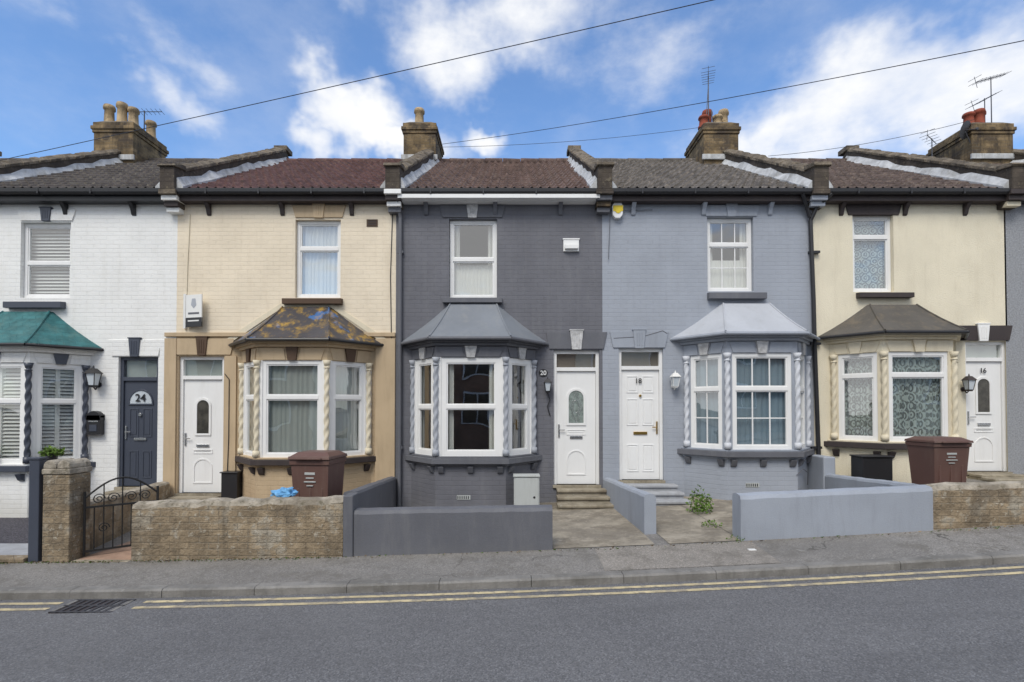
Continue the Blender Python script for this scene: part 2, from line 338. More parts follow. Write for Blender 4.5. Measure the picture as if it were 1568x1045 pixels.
def twist(b,x,y,z0,z1,r,k):
    n=14; st=70; vs=[];fs=[]
    for i in range(st+1):
        z=z0+(z1-z0)*i/st
        for j in range(n):
            t=2*math.pi*j/n
            rr=r*(1+.20*math.cos(2*t-z*34))
            vs.append((x+rr*math.cos(t),y+rr*math.sin(t),z))
    for i in range(st):
        for j in range(n): fs.append((i*n+j,i*n+(j+1)%n,(i+1)*n+(j+1)%n,(i+1)*n+j))
    b.add(vs,fs,k)
    b.cyl((x,y,z0-.03),(x,y,z0+.07),r*1.5,r*1.4,k,14)
    b.cyl((x,y,z1-.09),(x,y,z1-.0),r*1.1,r*1.7,k,14)
    b.cyl((x,y,z1-.13),(x,y,z1-.11),r*1.3,r*1.3,k,14)
def off(A,d):
    (a0,_),(b0,by),(c0,cy),(d0,_2)=A
    return [(a0-d*1.2,0.),(b0-d*.5,by-d),(c0+d*.5,cy-d),(d0+d*1.2,0.)]
def bay(par,xc,zg,zs,zl,ze,zt,wk,sk,frk,keyk,colk,roofk,h=.57,H=1.08,dep=.6,blind='net',rows=(.62,),bars=None,sillk=None,fullfr=.06,corn=None,gut='black',flk=None):
    P=[(xc-H,0.),(xc-h,-dep),(xc+h,-dep),(xc+H,0.)]
    sillk=sillk or sk; corn=corn or sk
    b=MB()
    b.prism(P,zg-.6,zs-.14,wk)
    b.prism(off(P,.10),zs-.12,zs-.03,sillk)
    b.prism(off(P,.05),zs-.03,zs,sk)
    b.prism(off(P,.03),zs-.16,zs-.12,wk)
    for (p,q) in ((P[0],P[1]),(P[1],P[2]),(P[2],P[3])):
        p=Vector(p);q=Vector(q);d=(q-p).normalized()
        for t in (.12,.88) if (q-p).length<1 else (.08,.5,.92):
            c=p+(q-p)*t
            b.M=Matrix.Translation((c.x,c.y,0))@Matrix.Rotation(math.atan2(d.y,d.x),4,'Z')
            b.plx([(.02,zs-.30),(-.04,zs-.26),(-.09,zs-.163),(.02,zs-.163)],-.045,.045,sillk)
    b.M=Matrix.Identity(4)
    b.prism(off(P,.0),zl,ze-.10,wk)
    b.prism(off(P,.05),ze-.10,ze-.05,corn)
    b.prism(off(P,.10),ze-.05,ze,corn)
    b.obj('bay_walls',par,.006)
    w=MB()
    for idx,(p,q) in enumerate(((P[0],P[1]),(P[1],P[2]),(P[2],P[3]))):
        p=Vector(p);q=Vector(q);d=(q-p); L=d.length; an=math.atan2(d.y,d.x)
        w.M=Matrix.Translation((p.x,p.y,0))@Matrix.Rotation(an,4,'Z')
        a=.13 if idx==0 else .085; c=L-(.13 if idx==2 else .085)
        w.box(0.002 if idx==0 else .0,a,.0,.10,zs,zl,frk); w.box(c,L,.0,.10,zs,zl,frk)
        window(w,a,c,zs,zl,.015,rows,(),fullfr,'white',bars if idx==1 else ([(max(1,int(b_[0]*.67)),b_[1]) for b_ in bars] if bars else None))
        if blind=='shut':
            n=int((zl-zs)/.06)
            for i in range(n):
                z=zs+.06+i*.06; w.add([(a,.11,z),(c,.11,z),(c,.15,z+.045),(a,.15,z+.045)],[(0,1,2,3)],'shut')
            w.box((a+c)/2-.03,(a+c)/2+.03,.10,.16,zs,zl,'shut')
        elif blind=='half':
            w.curtain(a,a+(c-a)*.2,zs,zl,.12,'net'); w.curtain(c-(c-a)*.2,c,zs,zl,.12,'net')
        elif blind: w.curtain(a-.02,c+.02,zs,zl,.12,blind,.010 if blind!='lace' else .02,.09)
        keystone(w,L/2,zl+.0,ze-.105,.13,.20,-.035,.02,keyk)
        w.plate([(.10,zl+.01),(L/2-.11,zl+.01),(L/2-.14,ze-.12),(.04,ze-.12)],-.014,.01,sk)
        w.plate([(L/2+.11,zl+.01),(L-.10,zl+.01),(L-.04,ze-.12),(L/2+.14,ze-.12)],-.014,.01,sk)
    w.M=Matrix.Identity(4)
    w.obj('bay_window',par)
    cl=MB()
    for (x,y) in ((P[1][0]+.0,P[1][1]-.015),(P[2][0],P[2][1]-.015),(P[0][0]+.03,-.06),(P[3][0]-.03,-.06)):
        twist(cl,x,y,zs+.04,zl-.0,.038,colk)
    cl.obj('twisted_columns',par,0,True)
    r=MB()
    E=off(P,.16); T=[(xc-.42,.0),(xc-.40,-.06),(xc+.40,-.06),(xc+.42,.0)]
    n=4;prev=E;pz=ze+.035
    hz=lambda t: ze+.035+(zt-ze-.035)*(t-.05*math.sin(math.pi*t))
    r.prism(E,ze+.001,ze+.035,roofk)
    for i in range(1,n+1):
        t=i/n; cur=[(E[j][0]+(T[j][0]-E[j][0])*t,E[j][1]+(T[j][1]-E[j][1])*t) for j in range(4)]
        z=hz(t); r.loft(prev,pz,cur,z,roofk); prev=cur;pz=z
    for j in (1,2):
        r.path([(E[j][0]+(T[j][0]-E[j][0])*t,E[j][1]+(T[j][1]-E[j][1])*t,hz(t)+.003) for t in [i/n for i in range(n+1)]],.016,roofk)
    if flk:
        for j in (0,3):
            s=-1 if j==0 else 1
            r.plate([(E[j][0]+s*.02,ze+.03),(T[j][0],zt),(T[j][0]+s*.0,zt+.09),(E[j][0]+s*.10,ze+.09)],-.02,.0,flk)
        r.box(T[0][0],T[3][0],-.02,-.0,zt,zt+.08,flk)
    r.path([(x,y,ze+.0) for x,y in off(P,.18)],.026,gut,8)
    r.obj('bay_roof',par)
def arch(x0,x1,z0,z1,n=10):
    r=(x1-x0)/2; xc=(x0+x1)/2
    return [(x0,z0),(x1,z0)]+[(xc+r*math.cos(math.pi*i/n),z1-r+r*math.sin(math.pi*i/n)) for i in range(n+1)]
def fanarch(x0,x1,z0,z1,n=12):
    xc=(x0+x1)/2; a=(x1-x0)/2
    return [(x0,z0),(x1,z0)]+[(xc+a*math.cos(math.pi*i/n),z0+.02+(z1-z0-.02)*math.sin(math.pi*i/n)) for i in range(n+1)]
def ellipse(xc,zc,a,b_,n=20): return [(xc+a*math.cos(2*math.pi*i/n),zc+b_*math.sin(2*math.pi*i/n)) for i in range(n)]
def ring(b,A,B,y0,y1,k):
    n=len(A); vs=[(x,y0,z) for x,z in A]+[(x,y0,z) for x,z in B]+[(x,y1,z) for x,z in A]+[(x,y1,z) for x,z in B]
    fs=[]
    for i in range(n):
        j=(i+1)%n
        fs+=[(i,j,n+j,n+i),(2*n+i,2*n+j,j,i),(3*n+i,3*n+j,n+j,n+i)]
    b.add(vs,fs,k)
def door(par,x0,x1,z0,zd,z1,k,style,frk='white'):
    b=MB(); y=.05; f=.055
    b.box(x0,x0+f,y,y+.08,z0,z1,frk); b.box(x1-f,x1,y,y+.08,z0,z1,frk)
    b.box(x0+f,x1-f,y,y+.08,z1-f,z1,frk); b.box(x0+f,x1-f,y-.005,y+.075,zd-.03,zd+.035,frk)
    b.box(x0-.02,x1+.02,-.04,y+.10,z0-.05,z0,'stepc')
    b.add([(x0+f,y+.04,zd+.03),(x1-f,y+.04,zd+.03),(x1-f,y+.04,z1-f),(x0+f,y+.04,z1-f)],[(0,1,2,3)],'glass')
    b.add([(x0+f,y+.075,zd+.03),(x1-f,y+.075,zd+.03),(x1-f,y+.075,z1-f),(x0+f,y+.075,z1-f)],[(0,1,2,3)],'netg' if style in('arch','fan') else 'room')
    l0,l1=x0+f+.003,x1-f-.003; b.box(l0,l1,y+.03,y+.07,z0+.004,zd-.033,k)
    xc=(l0+l1)/2; yf=y+.03
    def panel(a,c,d,e):
        ring(b,[(a,d),(c,d),(c,e),(a,e)],[(a+.02,d+.02),(c-.02,d+.02),(c-.02,e-.02),(a+.02,e-.02)],yf-.009,yf+.001,k)
        b.box(a+.04,c-.04,yf-.007,yf+.002,d+.04,e-.04,k)
    if style=='six':
        for a,c in((l0+.09,xc-.035),(xc+.035,l1-.09)):
            panel(a,c,z0+.14,z0+.62); panel(a,c,z0+.95,z0+1.42) ; panel(a,c,z0+1.52,z0+1.82)
        b.box(xc-.12,xc+.12,yf-.02,yf,z0+.79,z0+.84,'brass'); b.box(l1-.05,l1-.025,yf-.02,yf,z0+.8,z0+1.02,'brass')
        b.cyl((l1-.04,yf-.045,z0+.92),(l1-.13,yf-.045,z0+.92),.009,.009,'brass'); b.cyl((xc,yf,z0+1.47),(xc,yf-.03,z0+1.47),.022,.022,'brass')
    else:
        if style=='oval':
            A=arch(xc-.17,xc+.17,z0+1.03,z0+1.68); B=arch(xc-.13,xc+.13,z0+1.07,z0+1.64)
            ring(b,A,B,yf-.018,yf,'white'); b.plate(B,yf-.006,yf-.001,'obsc')
            b.path([(xc,yf-.008,z0+1.08),(xc+.10,yf-.008,z0+1.36),(xc,yf-.008,z0+1.62),(xc-.10,yf-.008,z0+1.36),(xc,yf-.008,z0+1.08)],.005,'chrome',5)
            ring(b,ellipse(xc,z0+1.36,.06,.12,14),ellipse(xc,z0+1.36,.05,.11,14),yf-.012,yf-.006,'chrome')
        elif style=='arch':
            A=arch(xc-.14,xc+.14,z0+1.0,z0+1.66); B=arch(xc-.105,xc+.105,z0+1.035,z0+1.62)
            ring(b,A,B,yf-.018,yf,k); b.plate(B,yf-.006,yf-.001,'obsd')
        elif style=='fan':
            A=fanarch(xc-.22,xc+.22,z0+1.42,z0+1.70); B=fanarch(xc-.195,xc+.195,z0+1.445,z0+1.675)
            ring(b,A,B,yf-.018,yf,k); b.plate(B,yf-.006,yf-.001,'obsl')
            for a,c in((l0+.09,xc-.035),(xc+.035,l1-.09)): panel(a,c,z0+.86,z0+1.36)
            b.cyl((xc,yf,z0+1.25),(xc,yf-.03,z0+1.25),.03,.03,'chrome')
        if style=='fan':
            for a,c in((l0+.09,xc-.035),(xc+.035,l1-.09)): panel(a,c,z0+.14,z0+.62)
        else:
            ring(b,arch(xc-.17,xc+.17,z0+.16,z0+.6),arch(xc-.145,xc+.145,z0+.185,z0+.575),yf-.010,yf,k)
            panel(xc-.17,xc+.17,z0+.68,z0+.76) if style=='arch' else panel(xc-.17,xc+.17,z0+.86,z0+.96)
        b.box(xc-.11,xc+.11,yf-.02,yf,z0+.80,z0+.845,'chrome')
        b.box(l0+.025,l0+.05,yf-.02,yf,z0+.82,z0+1.05,'chrome'); b.cyl((l0+.04,yf-.045,z0+.95),(l0+.14,yf-.045,z0+.95),.009,.009,'chrome')
    b.obj('front_door',par,.003)
EZ=5.47; RZ=7.95; RD=4.05
def roof(par,x0,x1,k):
    b=MB(); nc=15; per=.15; nx=int((x1-x0)/per*8)
    y0,z0=-.24,EZ-.06
    dy=(RD-y0)/nc; dz=(RZ-z0)/nc; th=.034
    vs=[];rows=0
    for c in range(nc):
        for e in (0,1):
            for i in range(nx+1):
                x=x0+(x1-x0)*i/nx
                ph=(x/per)%1.0
                w=.044*(max(0,math.sin(ph*2*math.pi))**.8) - .012*max(0,-math.sin(ph*2*math.pi))
                jj=.012*noise.noise((math.floor(x/.3)*3.1,c*1.7,0))
                sag=-.04*math.sin(math.pi*(x-x0)/(x1-x0))*math.sin(math.pi*c/nc)
                vs.append((x,y0+dy*(c+e),z0+dz*(c+e)+w+(th if e==0 else 0)+jj+sag))
            rows+=1
    n=nx+1
    fs=[(r*n+i,r*n+i+1,(r+1)*n+i+1,(r+1)*n+i) for r in range(rows-1) for i in range(nx)]
    b.add(vs,fs,k)
    b.obj('tiled_roof',par)
    r=MB()
    r.add([(x0,RD,RZ),(x1,RD,RZ),(x1,RD+4,RZ-2.5),(x0,RD+4,RZ-2.5)],[(0,1,2,3)],k)
    r.add([(x0,0,EZ-.15),(x1,0,EZ-.15),(x1,RD,RZ-.15),(x0,RD,RZ-.15)],[(0,1,2,3)],'room')
    a=x0
    while a<x1-.05:
        bb=min(a+.45,x1); r.cyl((a,RD,RZ-.01),(bb-.008,RD,RZ-.01+random.uniform(-.01,.01)),.100,.092,k,12); a+=.45
    r.obj('ridge_tiles',par)
def eaves(par,x0,x1,fk,gk,brk):
    b=MB()
    b.box(x0,x1,-.17,-.0,EZ-.20,EZ-.02,fk)
    if fk=='white': b.box(x0-.05,x1+.05,-.262,-.172,EZ-.185,EZ-.118,'white')
    pr=[(-.175,EZ-.02),(-.175,EZ-.08),(-.20,EZ-.11),(-.24,EZ-.11),(-.27,EZ-.08),(-.275,EZ-.02),(-.265,EZ-.02),(-.257,EZ-.07),(-.235,EZ-.095),(-.205,EZ-.095),(-.185,EZ-.07),(-.185,EZ-.02)]
    b.plx(pr,x0,x1,gk)
    a=x0+.5
    while a<x1-.3:
        b.box(a,a+.025,-.28,-.16,EZ-.116,EZ-.015,gk); a+=.9
    for t in (.12,.48,.82):
        c=x0+(x1-x0)*t
        b.plx([(0,EZ-.40),(-.03,EZ-.38),(-.06,EZ-.29),(-.13,EZ-.202),(0,EZ-.202)],c-.035,c+.035,brk)
    b.obj('eaves',par,.003)
def parapet(name,x,steps,thin=.25):
    e=empty(name,(x,0,0)); b=MB()
    hx=thin/2
    b.plx([(-.30,EZ-.04),(-.30,EZ+.34),(-.05,EZ+.39),(RD,RZ+.30),(RD+4,RZ-2.2),(RD+4,RZ-2.9),(RD,RZ-.3),(.0,EZ-.3),(-.10,EZ-.3)],x-hx,x+hx,'pbrick')
    b.obj('gable_wall',e,.012)
    c=MB(); n=34
    jl,jr=random.uniform(-.03,.03),random.uniform(-.03,.03)
    pr=[(-.345,EZ+.345+jl),(-.325,EZ+.40+jr),(-.16,EZ+.445),(-.02,EZ+.47),(-.02,EZ+.39),(-.30,EZ+.335)]
    c.plx(pr,x-hx-.025,x+hx+.03,'cop')
    for i in range(n):
        t0=i/n;t1=(i+1)/n
        j=[random.uniform(-.024,.024) for _ in range(5)]
        ya=-.02+(RD+.02)*t0; yb=-.02+(RD+.02)*t1
        za=EZ+.40+(RZ-EZ-.10)*t0; zb=EZ+.40+(RZ-EZ-.10)*t1
        prof=[(-hx-.02,-.03),(-hx-.02+j[0],.03),(-hx*.5,.075+j[1]),(hx*.5,.075+j[2]),(hx+.02+j[3],.03),(hx+.02,-.03)]
        vs=[(x+p,ya,za+q) for p,q in prof]+[(x+p,yb,zb+q) for p,q in prof]
        c.add(vs,[(5,4,3,2,1,0),(6,7,8,9,10,11)]+[(k,(k+1)%6,6+(k+1)%6,6+k) for k in range(6)],'cop')
    c.box(x-hx-.04,x+hx+.04,RD-.06,RD+.3,RZ+.28,RZ+.40,'cop')
    c.obj('coping',e,.01)
    f=MB()
    for s in(-1,1):
        n=18; hp=[.15+random.uniform(-.04,.04) for _ in range(n+1)]; wp=[.09+random.uniform(-.025,.025) for _ in range(n+1)]
        for i in range(n):
            t0,t1=i/n,(i+1)/n
            y0,y1=-.24+(RD+.24)*t0,-.24+(RD+.24)*t1
            z0,z1=EZ+(RZ-EZ)*t0,EZ+(RZ-EZ)*t1
            xa=x+s*(hx+.004)
            f.add([(xa,y0,z0+hp[i]),(xa+s*wp[i],y0,z0+.02),(xa+s*wp[i],y0,z0-.05),(xa,y0,z0-.05),(xa,y1,z1+hp[i+1]),(xa+s*wp[i+1],y1,z1+.02),(xa+s*wp[i+1],y1,z1-.05),(xa,y1,z1-.05)],
                  [(0,4,5,1),(1,5,6,2),(0,3,7,4)]+([(0,1,2,3)] if i==0 else []),'flash')
    f.obj('flashing',e)
    k=MB()
    for i,kk in enumerate(steps):
        o=.30-.055*i; z1=EZ-.045-.085*i
        k.box(x-hx-.02+.012*i,x+hx+.02-.012*i,-o,.02,z1-.08,z1,kk)
    k.obj('corbel',e,.005)
    return e
def pot(b,x,y,z,k,h=.42,r=.12):
    pts=[(r*1.15,0),(r*1.15,.05),(r*.95,.07),(r*.85,h*.75),(r*1.1,h*.8),(r*1.1,h*.9),(r*.95,h),(r*.7,h),(r*.65,h*.7)]
    n=14; vs=[];fs=[]
    for R,zz in pts:
        for i in range(n):
            t=2*math.pi*i/n; vs.append((x+R*math.cos(t),y+R*math.sin(t),z+zz))
    for a in range(len(pts)-1):
        for i in range(n): fs.append((a*n+i,a*n+(i+1)%n,(a+1)*n+(i+1)%n,(a+1)*n+i))
    b.add(vs,fs,k); b.cyl((x,y,z+.2),(x,y,z+.22),r*.6,r*.6,'black')
def chimney(x,w,l,ztop,pots):
    e=empty('chimney_stack',(x,RD,0)); b=MB()
    y0,y1=RD-l/2,RD+l/2
    b.box(x-w/2,x+w/2,y0,y1,RZ-.8,ztop-.30,'stock')
    b.box(x-w/2-.025,x+w/2+.025,y0-.025,y1+.025,ztop-.30,ztop-.225,'stock')
    b.box(x-w/2-.05,x+w/2+.05,y0-.05,y1+.05,ztop-.225,ztop-.14,'stock')
    b.box(x-w/2-.015,x+w/2+.015,y0-.015,y1+.015,ztop-.14,ztop-.04,'stock')
    b.loft([(x-w/2+.0,y0+.0),(x+w/2,y0),(x+w/2,y1),(x-w/2,y1)],ztop-.04,[(x-w/2+.12,y0+.12),(x+w/2-.12,y0+.12),(x+w/2-.12,y1-.12),(x-w/2+.12,y1-.12)],ztop+.05,'cop')
    b.box(x-w/2-.05,x+w/2+.05,y0-.05,y0-.001,RZ-.25,RZ-.12,'flash')
    b.obj('brick_stack',e,.012)
    p=MB()
    for (dx,dy,k,h) in pots: pot(p,x+dx,RD+dy,ztop-.0,k,h)
    p.obj('chimney_pots',e,0,True)
    return e
def aerial(x,y,z,h,n,L,ang,tilt=0.):
    b=MB(); b.cyl((x,y,z),(x,y,z+h),.014,.012,'gunm',6)
    b.M=Matrix.Translation((x,y,z+h-.03))@Matrix.Rotation(ang,4,'Z')@Matrix.Rotation(tilt,4,'Y')
    b.cyl((-L/2,0,0),(L/2,0,0),.009,.009,'gunm',6)
    for i in range(n):
        t=-L/2+L*i/(n-1); b.cyl((t,-.17+.04*i/n,0),(t,.17-.04*i/n,0),.005,.005,'gunm',5)
    b.cyl((-L/2,0,-.14),(-L/2,0,.14),.006,.006,'gunm',5); b.cyl((-L/2,-.15,.1),(-L/2,.15,.1),.005,.005,'gunm',5)
    b.M=Matrix.Identity(4); return b.obj('tv_aerial')
def room(par,x0,x1):
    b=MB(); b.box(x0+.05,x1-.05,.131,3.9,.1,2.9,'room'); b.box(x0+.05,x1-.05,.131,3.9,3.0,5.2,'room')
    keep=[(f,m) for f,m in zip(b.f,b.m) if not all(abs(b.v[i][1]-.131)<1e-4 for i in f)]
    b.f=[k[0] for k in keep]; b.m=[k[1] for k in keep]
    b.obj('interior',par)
def text(s,x,y,z,size,k,par,rz=0,name='number'):
    c=bpy.data.curves.new(name,'FONT'); c.body=s; c.size=size; c.extrude=.002; c.offset=.002; c.align_x='CENTER'; c.align_y='CENTER'
    o=bpy.data.objects.new(name,c); col.objects.link(o); o.location=(x,y,z); o.rotation_euler=(math.pi/2,0,rz)
    c.materials.append(M[k]); o.parent=par; return o
# ------------------------------------------------------------------ the houses
B=[-9.62,-5.86,-2.03,1.58,5.26,8.62,12.2]
def house(x0,x1,wk,up,dr,bayc,split=None,k2=None,roofk='r20',fk='black',gk='black',brk='black'):
    e=empty('terraced_house',(0,0,0))
    b=MB(); ops=[up,(dr[0],dr[1],dr[2]-.0,dr[4])]
    if bayc: ops.append((bayc[0]-.93,bayc[0]+.93,bayc[1],bayc[2]))
    wall_open(b,x0,x1,-.6,EZ+.02,ops,wk,split,k2)
    b.add([(x0,8.1,-.6),(x1,8.1,-.6),(x1,8.1,EZ),(x0,8.1,EZ)],[(0,1,2,3)],'stock')
    b.obj('front_wall',e)
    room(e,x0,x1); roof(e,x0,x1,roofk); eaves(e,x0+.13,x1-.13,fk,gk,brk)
    return e
def upwin(par,o,rows,blind,bars=None):
    b=MB(); window(b,o[0]+.005,o[1]-.005,o[2]+.005,o[3]-.005,.07,rows,(),.055,'white',bars)
    if blind=='shut':
        n=int((o[3]-o[2])/.06)
        for i in range(n):
            z=o[2]+i*.06; b.add([(o[0],.17,z),(o[1],.17,z),(o[1],.21,z+.045),(o[0],.21,z+.045)],[(0,1,2,3)],'shut')
    elif blind=='split':
        b.curtain(o[0],o[0]+.35*(o[1]-o[0]),o[2],o[3],.17,'net'); b.curtain(o[0]+.62*(o[1]-o[0]),o[1],o[2],o[3],.17,'net')
    elif blind=='roll':
        b.curtain(o[0],o[1],o[2],o[2]+.45*(o[3]-o[2]),.17,'net',.004); b.curtain(o[0],o[0]+.2*(o[1]-o[0]),o[2],o[3],.19,'net'); b.curtain(o[0]+.8*(o[1]-o[0]),o[1],o[2],o[3],.19,'net')
    elif blind: b.curtain(o[0],o[1],o[2],o[3],.17,blind)
    b.obj('upper_window',par,.002)
# --- 24 white
up=(X(27),X(104),Z(455),Z(338)); d=(X(180),X(241),Z(745),Z(580),Z(546))
h=house(B[0],B[1],'wbrick',up,d,(-8.43,.80,2.42),roofk='r24')
upwin(h,up,(.47,),'shut'); door(h,d[0],d[1],d[2],d[3],d[4],'navy','fan','navy')
bay(h,-8.43,g(-8),.80,2.44,2.72,3.38,'wbrick','wbrick','white','navy','navy','teal',blind='shut',sillk='navy',corn='wbrick')
b=MB(); lintel(b,X(22),X(112),Z(336),Z(319),'wbrick','navy',.19); sill(b,X(10),X(98),Z(472),Z(461),'navy')
lintel(b,X(165),X(247),Z(545),Z(520),'wbrick','navy',.2)
b.obj('lintels_and_sill',h,.005)
text('24',(d[0]+d[1])/2,.06,d[2]+1.54,.19,'black',h)
b=MB(); b.box(X(245),X(262),-.03,.0,Z(780),Z(520),'wbrick'); b.obj('pilaster',h,.004)
# --- 22 cream
up=(X(450),X(520),Z(455),Z(334)); d=(X(272),X(342),Z(755),Z(578),Z(545))
h22=h=house(B[1],B[2],'cbrick',up,d,(-3.58,.92,2.48),split=Z(513),k2='tan',roofk='r22',fk='dkbrown',gk='black',brk='dkbrown')
upwin(h,up,(.64,),'net'); door(h,d[0],d[1],d[2],d[3],d[4],'white','arch')
bay(h,-3.58,g(-3.6),.90,2.48,2.80,3.46,'tan','tans','white','brown','ystone','felt22',blind='netg',rows=(.62,),sillk='dkbrown',H=1.13,flk='ystone')
b=MB(); lintel(b,X(445),X(528),Z(331),Z(312),'tans','tans',.22); sill(b,X(434),X(524),Z(466),Z(456),'brown')
lintel(b,X(260),X(358),Z(543),Z(518),'tans','brown',.2)
b.box(X(252),X(270),-.035,.0,Z(790),Z(518),'tans'); b.box(X(345),X(362),-.03,.0,Z(790),Z(545),'tans')
b.box(X(575),X(605),-.03,.0,Z(790),Z(518),'tans'); b.box(X(252),X(605),-.04,.0,Z(515),Z(509),'tans')
b.obj('lintels_and_sill',h,.005)
b=MB(); b.box(X(560),X(577),-.012,.01,Z(345),Z(334),'brown')
for i in range(4): b.box(X(562),X(575),-.018,-.01,Z(343)+i*.028,Z(343)+i*.028+.012,'dkbrown')
b.obj('air_vent',h)
# --- 20 dark grey
up=(X(687),X(761),Z(456),Z(333)); d=(X(848),X(918),Z(742),Z(565),Z(536))
h20=h=house(B[2],B[3],'gbrick',up,d,(-.67,.96,2.52),roofk='r20',fk='white',gk='black',brk='gstone')
upwin(h,up,(.5,),'roll'); door(h,d[0],d[1],d[2],d[3],d[4],'white','oval')
bay(h,-.67,0,.92,2.53,2.82,3.52,'gbrick','gstone','white','keyw','gcol','felt20',blind='half',rows=(.5,),fullfr=.085,gut='gstone')
b=MB(); lintel(b,X(672),X(774),Z(331),Z(312),'gstone','keyw',.21); sill(b,X(678),X(769),Z(464),Z(455),'gstone')
lintel(b,X(836),X(930),Z(534),Z(508),'gstone','keyw',.23)
b.obj('lintels_and_sill',h,.005)
b=MB(); b.box(X(863),X(887),-.03,.0,Z(384),Z(365),'white'); b.box(X(865),X(885),-.09,-.03,Z(381),Z(375),'white'); b.box(X(862),X(888),-.04,-.001,Z(366),Z(364),'white'); b.obj('boiler_vent',h,.004)
# --- 18 lavender
up=(X(1085),X(1156),Z(445),Z(330)); d=(X(948),X(1016),Z(735),Z(563),Z(533))
h18=h=house(B[3],B[4],'lbrick',up,d,(4.07,1.04,2.60),roofk='r18',fk='dkbrown',gk='black',brk='lstone')
upwin(h,up,(.64,),'roll',[(3,2),(3,1)]); door(h,d[0],d[1],d[2],d[3],d[4],'white','six')
bay(h,4.07,g(4),1.03,2.60,2.90,3.52,'lbrick','lstone','lstone','keyw','lcol','felt18',blind='netb',rows=(.63,),bars=[(3,2),(3,1)],sillk='gstone',gut='lstone')
b=MB(); lintel(b,X(1078),X(1166),Z(329),Z(312),'lstone','lstone',.2); sill(b,X(1084),X(1172),Z(458),Z(447),'gstone')
lintel(b,X(934),X(1024),Z(532),Z(507),'lstone','lstone',.22); b.obj('lintels_and_sill',h,.005)
# --- 16 cream render
up=(X(1309),X(1372),Z(446),Z(326)); d=(X(1480),X(1545),Z(722),Z(550),Z(522))
h16=h=house(B[4],B[5],'ybrick',up,d,(6.62,1.16,2.62),roofk='r16',fk='dkbrown',gk='black',brk='dkbrown')
upwin(h,up,(.72,),'lace'); door(h,d[0],d[1],d[2],d[3],d[4],'white','arch')
bay(h,6.62,g(6.6),1.16,2.62,2.92,3.50,'ybrick','ystone','ystone','ystone','ystone','felt16',blind='lace',rows=(.74,),sillk='dkbrown')
b=MB(); lintel(b,X(1297),X(1385),Z(327),Z(310),'dkbrown','dkbrown',.01); sill(b,X(1313),X(1396),Z(456),Z(447),'dkbrown')
lintel(b,X(1460),X(1552),Z(521),Z(498),'dkbrown','white',.21); b.obj('lintels_and_sill',h,.005)
def endhouse(x0,x1,wk,rk,s):
    up=(x0+2.3,x0+3.1,3.75,5.0); dd=(x0+.5,x0+1.25,.35 if s<0 else .7,2.4,2.7)
    h=house(x0,x1,wk,up,dd,(x0+2.55,.95,2.5) ,roofk=rk)
    upwin(h,up,(.5,),'net'); door(h,*dd,'navy','arch')
    bay(h,x0+2.55,.4,.95,2.5,2.8,3.4,wk,wk,'white',wk,wk,'felt16',blind='net',H=1.03)
endhouse(-13.4,B[0],'ybrick','r24',-1); endhouse(B[5],12.2,'pebble','r16',1)
for xx,st in ((B[0],['wbrick','stock','wbrick']),(B[1],['cop','wbrick','dkbrown','wbrick']),(B[2],['white','dkbrown','white','gstone']),(B[3],['pbrick','gstone','stock','gstone']),
              (B[4],['pbrick','lstone','lstone']),(B[5],['dkbrown','dkbrown','ystone']),(B[6],['dkbrown','ystone']),(-13.4,['dkbrown','ystone'])):
    parapet('party_wall',xx,st)
chimney(-9.66,.96,1.2,8.68,[(-.30,-.35,'buff',.5),(.04,-.38,'buff',.54),(.26,-.3,'buff',.46),(.28,.3,'buff',.46)])
chimney(-2.24,.78,1.2,8.66,[(-.06,-.3,'buff',.46),(.0,.25,'buff',.34)])
chimney(5.06,.84,1.25,8.64,[(-.30,-.3,'redpot',.30),(-.12,-.05,'redpot',.58),(.06,-.25,'buff',.34),(.27,-.1,'buff',.56)])
chimney(11.6,1.0,1.3,8.62,[(-.35,-.4,'redpot',.34),(-.1,-.4,'redpot',.42),(.1,-.2,'redpot',.5),(.28,.1,'buff',.5)])
aerial(4.88,RD-.3,8.6,1.35,6,.5,math.radians(70))
b=MB(); b.cyl((4.95,RD-.3,9.1),(5.02,RD-.3,8.5),.012,.012,'gunm',6); b.cyl((4.8,RD-.35,8.8),(4.88,RD-.3,9.75),.008,.008,'gunm',6); b.obj('aerial_bracket')
aerial(-9.2,RD-.2,8.6,.55,9,.8,math.radians(10),-.1)
aerial(12.0,RD-.2,8.5,1.5,9,1.1,math.radians(15),-.35); aerial(12.2,RD+.2,8.5,1.2,8,1.1,math.radians(20),-.5)
aerial(10.5,RD-.2,7.9,.55,5,.5,math.radians(30),.2)
b=MB()
b.loft([(.21*math.cos(i*.524),.21*math.sin(i*.524)) for i in range(12)],0,[(.10*math.cos(i*.524),.10*math.sin(i*.524)) for i in range(12)],.06,'gunm'); b.cyl((0,0,0),(0,0,-.22),.01,.01,'gunm'); b.cyl((0,0,-.22),(0,0,-.26),.03,.03,'gunm')
o=b.obj('satellite_dish'); o.location=(10.95,RD-.65,8.42); o.rotation_euler=(math.radians(-70),0,math.radians(25))
b=MB(); b.cyl((10.95,RD-.63,8.4),(11.15,RD-.6,8.05),.012,.012,'gunm'); b.obj('dish_bracket')
def cable(name,pts,sag,r=.007):
    b=MB(); out=[]
    p,q=Vector(pts[0]),Vector(pts[1])
    for i in range(33):
        t=i/32; v=p.lerp(q,t); v.z-=sag*4*t*(1-t); out.append(tuple(v))
    b.path(out,r,'black',5); return b.obj(name)
cable('overhead_cable',((-10.2,.12,5.87),(12.6,-5.9,6.92)),.06,.0055)
cable('overhead_cable',((-1.9,3.5,8.1),(7.4,-4.4,5.62)),.13,.0055)
cable('overhead_cable',((-1.9,3.5,8.05),(5.0,RD-.5,8.62)),.12,.005)
